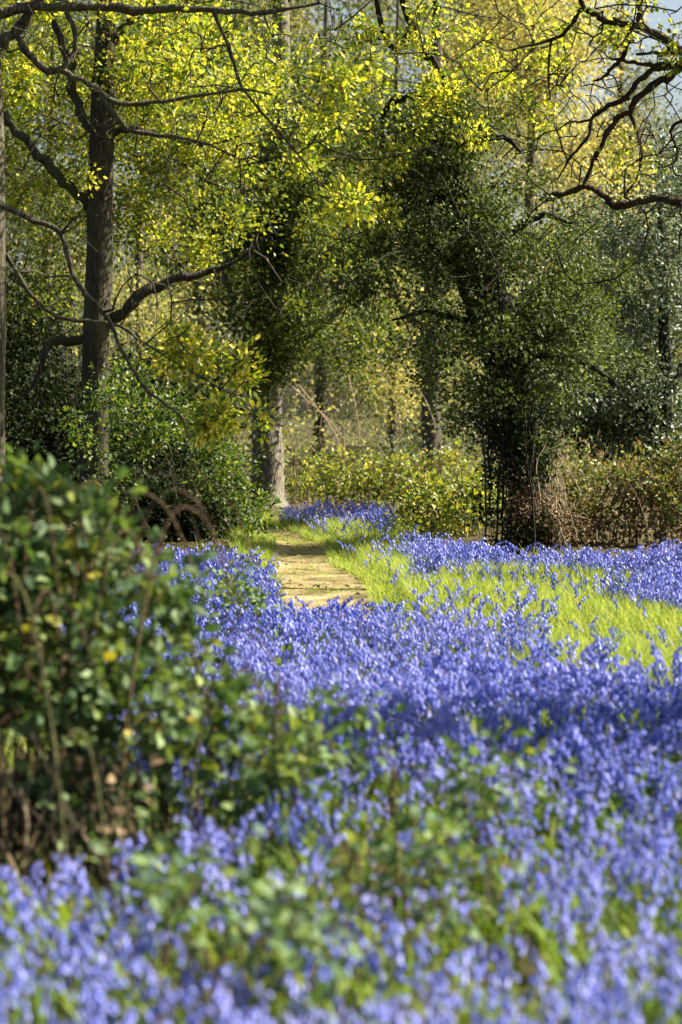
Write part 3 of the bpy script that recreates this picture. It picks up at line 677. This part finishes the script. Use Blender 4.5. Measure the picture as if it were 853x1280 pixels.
# spreading bare boughs from a tree just outside the right edge
Y = 21.0
bx = 1015
make_tree('oak_tree', 'gnarled bare boughs reaching in from the right edge, tips of yellow leaf', 'tree', (at(bx, 736, Y)[0], Y, 0),
    [(px([(bx, 250), (930, 262), (853, 252), (810, 249), (775, 257), (762, 252), (748, 240), (733, 233), (715, 240), (690, 242)], Y), pr([8, 7, 5.4, 5, 4.6, 4.2, 3.8, 3.6, 3.4, 3], Y)),
     (px([(bx, 100), (930, 60), (853, 82), (838, 95), (815, 108), (795, 125), (786, 140), (770, 150), (757, 172), (742, 200), (730, 232)], Y), pr([8, 7, 5.5, 5, 4.6, 4.2, 4, 3.6, 3.2, 2.8, 2.2], Y)),
     (px([(845, 85), (822, 86), (800, 100), (786, 118), (780, 125), (755, 135), (740, 150), (736, 170), (715, 195), (697, 225)], Y), pr([4, 3.8, 3.6, 3.4, 3.2, 3, 2.6, 2.2, 1.6, 1], Y)),
     (px([(bx, 20), (900, 30), (853, 62), (828, 50), (803, 30), (800, 0), (796, -30)], Y), pr([7, 6, 5, 4.2, 4, 3.5, 3], Y)),
     (px([(853, 62), (815, 40), (790, 32), (762, 28), (745, 18), (728, 8), (722, -20)], Y), pr([4.5, 4.4, 4.4, 4.2, 4, 3.4, 3], Y)),
     (px([(788, 33), (784, 55), (778, 72), (765, 85), (752, 98), (742, 101)], Y), pr([3.4, 3.2, 3, 2.4, 1.8, 1], Y)),
     (px([(728, 10), (715, 30), (700, 45), (682, 52), (655, 58), (635, 64)], Y), pr([3.2, 2.8, 2.4, 2, 1.4, .8], Y)),
     (px([(786, 140), (795, 160), (802, 185), (802, 205), (795, 225), (785, 240)], Y), pr([2.2, 2, 1.8, 1.5, 1.2, .7], Y)),
     (px([(bx, 180), (900, 130), (853, 150), (838, 165), (848, 190), (840, 205), (822, 210)], Y), pr([4, 3, 2.4, 2, 1.6, 1.2, .7], Y)),
     (px([(688, 52), (687, 80), (686, 105), (688, 125)], Y), pr([1.6, 1.4, 1.1, .7], Y)),
     (px([(770, 152), (752, 180), (745, 200), (765, 160), (778, 160)], Y), pr([1.4, 1.2, 1, 1, .6], Y)),
     (px([(740, 150), (726, 152), (712, 152)], Y), pr([2, 1.6, 1.4], Y)),
     (px([(853, 66), (835, 66), (815, 66), (795, 68)], Y), pr([3, 2.6, 2.2, 1.6], Y)),
     (px([(840, 78), (812, 80), (785, 77), (760, 72)], Y), pr([3, 2.6, 2.2, 1.2], Y))],
    (px([(bx, 740), (bx-2, 600), (bx-5, 400), (bx+5, 200), (bx+10, 0), (bx+5, -250), (bx-10, -600)], Y), pr([36, 30, 28, 27, 24, 18, 10], Y)),
    [(690, 60, Y+1.4, 60, 50, .5, .30), (800, 20, Y, 60, 40, .8, .30), (760, 60, Y, 50, 40, .6, .2), (650, 110, Y+1.4, 60, 50, .5, .35), (840, 60, Y, 30, 30, .4, .2), (700, 130, Y+1.4, 40, 40, .5, .15), (800, 190, Y, 50, 50, .5, .10), (1080, -520, Y+1, 150, 120, 1.5, .30), (640, 20, Y+1.4, 80, 40, .6, .5)],
    M['moss_bark'], M['oak_leaf'], 80, 9, 0.058, 0.055, 0.6, 'oak', 0.5, twigm=M['dark_bark'], rk=0.006, wig=0.22, bare=500, bare_len=(.2, .9), rmin=.004, boughs=150, bough_len=(.4, 1.6))

# old oak outside the frame on the right whose shade crosses the flowers
Xo, Yo = 4.6, 11.2
make_tree('oak_tree', 'thick old oak standing just outside the right edge, shading the near flowers', 'tree', (Xo, Yo, 0),
    [([(Xo, Yo, 3.6), (Xo+.8, Yo+.2, 4.8), (Xo+1.6, Yo+.6, 5.8), (Xo+2.4, Yo+1, 6.3)], [.2, .16, .11, .06]),
     ([(Xo, Yo, 4.2), (Xo-.4, Yo-1.2, 5.2), (Xo-.6, Yo-2.2, 6.2)], [.2, .15, .08])],
    ([(Xo, Yo, -0.1), (Xo, Yo, .5), (Xo+.05, Yo, 2), (Xo, Yo+.05, 4), (Xo+.1, Yo, 6), (Xo+.2, Yo+.1, 9)], [.62, .50, .46, .42, .28, .12]),
    np.array([[Xo, Yo, 6.3]])+R.normal(size=(240, 3))*np.array([1.3, 1.5, 1.1]),
    M['oak_bark'], M['oak_leaf'], 1, 14, 0.08, 0.13, 0.6, 'rhomb', 0.5,
    extra=[(np.array([[Xo, Yo, 2.2]])+R.normal(size=(420, 3))*np.array([.3, .5, 1.1]), M['ivy_leaf'], 1, 12, .07, .1, 'ivy')])  # unseen leaves added round the trunk to widen and deepen its shadow band

# ------------------------------------------------------------------ shrubs
def make_shrub(name, label, cat, base, canes, vols, leafm, dens, n, L, spread, asp=0.65, kind='leaf', up=0.6, canem=None, extra=(), cr=0.006, rk=0.003, group=None):
    t = thing(name, label, cat, tuple(base), group)
    sk = Skeleton()
    for P, r in canes: sk.line(P, r, 4)
    tot = []
    for (vv, lm, de, nl, ll, sp2, pname) in [(vols, leafm, dens, n, L, spread, 'foliage')]+list(extra):
        C = blob_points(vv, de)
        E = sk.reach(C, rk=rk, wig=0.16, rmax=cr, rmin=0.0025)
        c = MB(); cluster_leaves(c, C, E, nl, ll, sp2, asp, kind, up); c.build(pname, lm, t)
    tw = MB(); emit_wood(tw, sk.lines, 4); o = tw.build('stems', canem or M['cane'], t, smooth=True); o['kind'] = 'stuff'
    return t, sk
def arch_canes(n, base, spread, h, reach, r=0.006):
    out = []
    for k in range(n):
        b0 = np.array([base[0]+R.normal(0, spread[0]), base[1]+R.normal(0, spread[1]), 0.0])
        a = R.uniform(0, 2*PI); d = np.array([math.cos(a)*reach, math.sin(a)*reach*0.6, 0]); hh = h*R.uniform(0.6, 1.05)
        out.append(([b0, b0+d*0.15+[0, 0, hh*.5], b0+d*0.45+[0, 0, hh*.92], b0+d*0.8+[0, 0, hh*.95], b0+d*1.1+[0, 0, hh*.7]], [r, r, r*.8, r*.6, r*.35]))
    return out
Y = 8.3
bb, _ = make_shrub('bramble_bush', 'big blurred bramble bush filling the lower left foreground with brown canes at its foot', 'bush', (at(40, 1090, Y)[0], Y, 0),
    arch_canes(34, (at(30, 1090, Y)[0], Y), (.30, .35), 1.35, .5)+arch_canes(16, (at(180, 1090, Y)[0], Y), (.25, .3), .8, .4),
    [(15, 738, Y, 95, 72, .4, 1.0), (95, 735, Y, 60, 54, .35, .9), (45, 655, Y, 45, 20, .25, .35), (25, 622, Y, 30, 9, .15, .5), (105, 655, Y, 16, 10, .12, .5), (150, 690, Y, 22, 16, .15, .5), (205, 735, Y, 20, 14, .15, .5),
     (60, 830, Y, 110, 85, .45, 1.0), (155, 810, Y, 55, 60, .35, .8), (215, 800, Y, 24, 22, .2, .6), (200, 890, Y-.2, 85, 45, .35, .7), (80, 920, Y-.2, 95, 45, .35, .8), (120, 990, Y-.25, 80, 40, .25, .4), (290, 900, Y-.1, 60, 26, .3, .6), (260, 960, Y-.2, 80, 36, .3, .5), (-80, 800, Y, 90, 160, .45, .5), (390, 930, Y-.2, 55, 20, .25, .6), (340, 980, Y-.3, 50, 18, .2, .4)],
    M['bramble_leaf'], 560, 5.0, 0.06, 0.05, 0.72, 'leaf', 0.9,
    extra=[([(60, 1000, Y-.2, 110, 80, .3, .9), (20, 880, Y-.3, 70, 60, .3, .3), (160, 960, Y-.2, 60, 50, .3, .25)], M['brown_leaf'], 200, 3, 0.045, 0.05, 'withered_leaves')])
b = MB()
for k in range(130):
    u = R.uniform(-60, 160); v1 = R.uniform(900, 1010); yy = Y-.3+R.normal(0, .15); p0 = at(u, v1, yy); p1 = at(u+R.normal(0, 45), R.uniform(1060, 1120), yy-.1); p1[2] = max(p1[2], 0.0)
    m_ = (p0+p1)/2+R.normal(0, .05, 3)
    tube(b, smooth_line([p0, m_, p1], None, 4), R.uniform(.002, .005), 4, mi=int(R.random() < .25))
o = b.build('dead_canes', [M['twig'], M['dead']], bb, smooth=True); o['kind'] = 'stuff'

def low_bramble(label, u, v, ru, rv, Y, wt, n=4, dens=300):
    c = at(u, v, Y)
    return make_shrub('bramble_shrub', label, 'bush', (c[0], Y, 0), arch_canes(8, (c[0], Y), (ru*Y/F*.5, .2), c[2]+rv*Y/F*.25, ru*Y/F*.6, .0045),
        [(u, v, Y, ru, rv, .3, wt), (u+ru*.4, v+rv*.3, Y-.15, ru*.6, rv*.6, .25, wt*.7)], M['bramble_leaf'], dens, n, 0.05, 0.045, 0.72, 'leaf', 0.8)
low_bramble('low bramble spray in the flowers just right of the big bush', 350, 915, 95, 42, 8.6, 1.0)
low_bramble('wide low bramble sprawl among the flowers in the middle foreground', 555, 965, 115, 46, 7.8, .8)
low_bramble('small dark bramble tuft in the centre of the near flowers', 490, 1075, 75, 52, 6.6, .75)
low_bramble('flat bramble sprig at the centre of the bottom edge', 330, 1150, 75, 26, 5.9, .55)
low_bramble('small bramble sprig left of the near flowers, below the dead canes', 190, 1120, 65, 28, 6.4, .6)
low_bramble('low bramble edging the flowers beneath the dark thicket hollow', 265, 745, 75, 30, 16.0, 1.0, 5, 190)

# hedge and shrubs at the back of the clearing
Y = 27.6
c0 = at(790, 690, Y)
make_shrub('bramble_hedge', 'long bramble hedge right of the ivy tree, brown and bare at the bottom', 'hedge', (c0[0], Y, 0),
    sum([arch_canes(7, (at(u, 690, Y)[0], Y), (.3, .4), 1.0, .5, .007) for u in range(700, 960, 26)], []),
    [(725, 610, Y, 45, 38, .6, 1), (790, 605, Y, 60, 36, .7, 1), (850, 600, Y, 60, 36, .7, 1), (920, 600, Y, 60, 40, .7, .8), (740, 650, Y, 50, 32, .6, .5), (820, 655, Y, 70, 30, .6, .35), (760, 578, Y+.3, 60, 14, .6, .7), (840, 575, Y+.3, 70, 14, .6, .7)],
    M['old_hedge_leaf'], 150, 8, 0.065, 0.075, 0.72, 'leaf', 0.9,
    extra=[([(770, 660, Y-.3, 70, 32, .5, .8), (850, 655, Y-.3, 70, 34, .5, .9), (930, 650, Y-.3, 60, 40, .5, .8), (840, 610, Y-.4, 50, 30, .3, .25)], M['brown_leaf'], 150, 6, 0.06, 0.08, 'withered_leaves')])
Y = 29
make_shrub('bramble_bush', 'rounded green bush between the path and the foot of the ivy tree', 'bush', (at(560, 668, Y)[0], Y, 0),
    sum([arch_canes(7, (at(u, 670, Y)[0], Y), (.3, .3), .95, .45, .007) for u in (515, 550, 585, 615)], []),
    [(520, 628, Y, 35, 36, .6, 1), (565, 618, Y, 50, 40, .7, 1), (605, 625, Y, 35, 42, .6, 1), (550, 655, Y-.3, 60, 22, .5, .8)],
    M['hedge_leaf'], 150, 8, 0.065, 0.075, 0.72, 'leaf', 0.8)
Y = 41
make_shrub('bramble_bush', 'sunlit bramble bank at the far end of the path behind the flowers', 'bush', (at(440, 625, Y)[0], Y, 0),
    sum([arch_canes(6, (at(u, 628, Y)[0], Y), (.4, .4), 1.0, .6, .008) for u in (370, 410, 450, 490, 530)], []),
    [(385, 600, Y, 35, 32, .8, 1), (425, 592, Y, 45, 34, .8, 1), (475, 592, Y, 50, 28, .8, 1), (530, 590, Y, 45, 24, .8, 1), (590, 585, Y, 50, 24, .8, 1), (400, 620, Y-.3, 40, 16, .5, 1), (460, 618, Y-.3, 50, 16, .5, 1), (520, 615, Y-.3, 50, 16, .5, 1)],
    M['hedge_leaf'], 85, 8, 0.085, 0.11, 0.72, 'leaf', 0.8)
# holly on the right
Y = 33
holly_v = [(800, 300, Y, 80, 70, 1.2, 1.0), (850, 400, Y, 90, 90, 1.4, 1.0), (770, 420, Y, 60, 70, 1.0, 1.0), (800, 500, Y, 80, 60, 1.2, 1.0), (870, 260, Y, 70, 80, 1.2, 1.0), (740, 510, Y+.3, 60, 50, 1.0, .9), (850, 540, Y, 90, 40, 1.2, .9)]
make_shrub('holly_tree', 'big dark glossy holly with white glints behind the hedge at the right edge', 'tree', (at(840, 660, Y)[0], Y, 0),
    [(px([(840, 665), (835, 560), (830, 400), (825, 250)], Y), pr([12, 10, 7, 3], Y)), (px([(835, 580), (800, 500), (770, 430), (760, 360)], Y), pr([7, 5, 4, 2], Y)), (px([(833, 500), (870, 420), (900, 330)], Y), pr([6, 4, 2], Y))],
    holly_v+[(715, 400, Y-.5, 50, 110, .9, .9), (700, 500, Y-1, 50, 50, .9, .8)], M['holly_leaf'], 62, 24, 0.072, 0.12, 0.55, 'rhomb', 0.2, M['dark_bark'], cr=.012,
    extra=[([(735, 505, Y+.6, 60, 55, .5, 1.6), (800, 530, Y+.6, 70, 40, .5, 1.4), (760, 420, Y+.8, 60, 70, .5, 1.0)], M['dark_leaf'], 90, 20, .075, .12, 'shade_dark_leaves')])  # near-black leaves behind the holly paint in the shade of its gaps
# shrub with a dark hollow, left of the path
Y = 28.0
make_shrub('hazel_shrub', 'leafy green shrub overhanging a black hollow left of the path', 'bush', (at(235, 690, Y)[0], Y, 0),
    sum([arch_canes(5, (at(u, 690, Y+.8)[0], Y+.8), (.25, .2), 1.4, .6, .007) for u in (170, 230, 290)], []),
    [(205, 530, Y, 75, 42, .9, .9), (275, 570, Y, 50, 36, .8, 1.0), (308, 635, Y, 24, 50, .6, 1.2), (170, 565, Y, 50, 26, .6, .7), (240, 595, Y-.3, 60, 14, .5, .8), (150, 500, Y+.8, 70, 50, .8, .8), (300, 672, Y-.4, 24, 18, .4, 1.0), (140, 620, Y-.3, 20, 40, .4, .4)],
    M['shrub_leaf'], 110, 10, 0.062, 0.085, 0.6, 'leaf', 0.9, M['twig'],
    extra=[([(225, 655, Y+.9, 75, 45, .4, 2.2), (180, 640, Y+1.2, 60, 50, .4, 1.5)], M['dark_leaf'], 130, 12, .08, .09, 'shade_dark_leaves')])  # the hollow's shade is painted by near-black leaves
Y = 34.5
make_shrub('evergreen_thicket', 'black green thicket filling the shade behind the left trunks', 'bush', (at(50, 650, Y)[0], Y, 0),
    sum([arch_canes(5, (at(u, 650, Y)[0], Y), (.3, .4), 3.4, .5, .007) for u in (-10, 40, 90, 150, 200)], []),
    [(20, 420, Y, 80, 90, 1.2, 1), (60, 520, Y, 90, 70, 1.2, 1.1), (30, 600, Y, 90, 60, 1.0, 1), (140, 580, Y, 90, 60, 1.2, 1), (220, 600, Y+.5, 80, 60, 1.0, .9), (230, 500, Y+.8, 70, 60, 1.0, .7)],
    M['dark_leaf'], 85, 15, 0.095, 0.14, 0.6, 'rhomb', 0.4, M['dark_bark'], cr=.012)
# fallen pole leaning in the hollow
b = MB(); Y = 26.3
P, r = smooth_line(px([(163, 610), (180, 650), (196, 674), (212, 694)], Y), pr([1.2, 1.8, 2.2, 2.6], Y), 4); tube(b, P, r, 7, .1)
o = b.build('fallen_branch', M['dead'], origin=tuple(at(200, 690, Y)), smooth=True); o['label'] = 'thin pale dead branch leaning in front of the black hollow'; o['category'] = 'branch'
b = MB(); Y = 16.6
P, r = smooth_line(px([(345, 800), (380, 775), (420, 766), (470, 762), (495, 752)], Y), pr([1.6, 1.6, 1.4, 1.2, .8], Y), 4); tube(b, P, r, 6, .1)
o = b.build('fallen_twig', M['twig'], origin=tuple(at(420, 766, Y)), smooth=True); o['label'] = 'dark thin twig lying over the flowers below the path'; o['category'] = 'twig'

# ------------------------------------------------------------------ the wood beyond
far = [ # u, Y, trunk px radius, crown centres
    (660, 62, 9, 'far_yellow', 'tall yellow green tree far behind the bare boughs at upper right', [(690, 150, 110, 110), (620, 90, 80, 90), (740, 230, 80, 70), (700, 30, 120, 80)]),
    (770, 70, 8, 'far_leaf', 'pale hazy tree far behind the holly at the right', [(800, 190, 90, 80), (850, 260, 80, 80), (760, 120, 70, 60)]),
    (400, 66, 8, 'far_leaf', 'pale olive tree far beyond the end of the path', [(420, 440, 80, 70), (380, 350, 90, 80), (460, 360, 80, 90), (430, 250, 100, 90)]),
    (490, 58, 6, 'far_yellow', 'thin sunlit yellow tree far off in the gap beyond the path', [(480, 480, 55, 45), (500, 420, 60, 50), (470, 370, 60, 50)]),
    (250, 64, 9, 'far_green', 'grey green tree far behind the dark limb at left', [(240, 260, 90, 80), (270, 380, 80, 80), (210, 170, 90, 80)]),
    (60, 60, 9, 'far_green', 'dull green tree far behind the left edge trunk', [(40, 260, 90, 90), (20, 150, 90, 80), (90, 380, 80, 80)]),
    (175, 56, 7, 'far_leaf', 'pale leafy tree far behind the tall dark trunk', [(170, 320, 70, 70), (190, 430, 60, 60), (160, 220, 70, 70)]),
    (590, 72, 7, 'far_leaf', 'hazy tree far behind the leaning ivy tree', [(590, 430, 70, 60), (640, 340, 80, 70), (560, 320, 70, 70)]),
]
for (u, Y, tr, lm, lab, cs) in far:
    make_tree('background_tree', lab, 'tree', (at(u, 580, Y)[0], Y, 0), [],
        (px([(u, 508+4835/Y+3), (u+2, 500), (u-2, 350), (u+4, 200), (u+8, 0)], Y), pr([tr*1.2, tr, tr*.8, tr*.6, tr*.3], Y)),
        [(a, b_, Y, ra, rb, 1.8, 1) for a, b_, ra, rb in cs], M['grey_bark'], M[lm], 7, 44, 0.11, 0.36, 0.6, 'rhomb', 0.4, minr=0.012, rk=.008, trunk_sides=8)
# one continuous far wood, an undivided mass of leaf and stems
mb = MB()
cc = []
for k in range(165):
    x = R.uniform(-26, 26); yy = R.uniform(70, 100); z = (R.uniform(0.5, 20.5) if k < 120 else R.uniform(11, 21))-max(0, (x-6.5)*2.8)
    if z < 0.5: z = R.uniform(.5, 6)
    rr = R.uniform(1.3, 2.6); q = int(70*rr)
    p = unit(R.normal(size=(q, 3)))*R.uniform(0.55, 1.05, (q, 1))*np.array([rr, rr, rr*.75]); p += R.normal(0, .18, p.shape)
    cc.append(np.array([x, yy, z])+p)
C = np.concatenate(cc); C = C[C[:, 2] > 0]
cluster_leaves(mb, C, rdir(len(C)), 30, 0.145, 0.33, 0.65, 'rhomb', 0.4)
n = 1500
C = np.c_[R.uniform(-16, 16, n), R.uniform(46, 72, n), R.uniform(0.1, 1.0, n)**1.3*4.5]
cluster_leaves(mb, C, rdir(len(C)), 30, 0.11, 0.4, 0.6, 'rhomb', 0.5)
for k in range(260):
    x = R.uniform(-14, 14); yy = R.uniform(42, 80); h = R.uniform(0.8, 2.6); P = np.array([[x, yy, 0], [x+R.normal(0, .15), yy, h*.5], [x+R.normal(0, .5), yy, h]])
    tube(mb, smooth_line(P, None, 3), R.uniform(.006, .016), 4, mi=1)
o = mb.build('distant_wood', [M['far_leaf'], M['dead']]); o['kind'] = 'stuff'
print('faces', sum(len(m.polygons) for m in bpy.data.meshes))
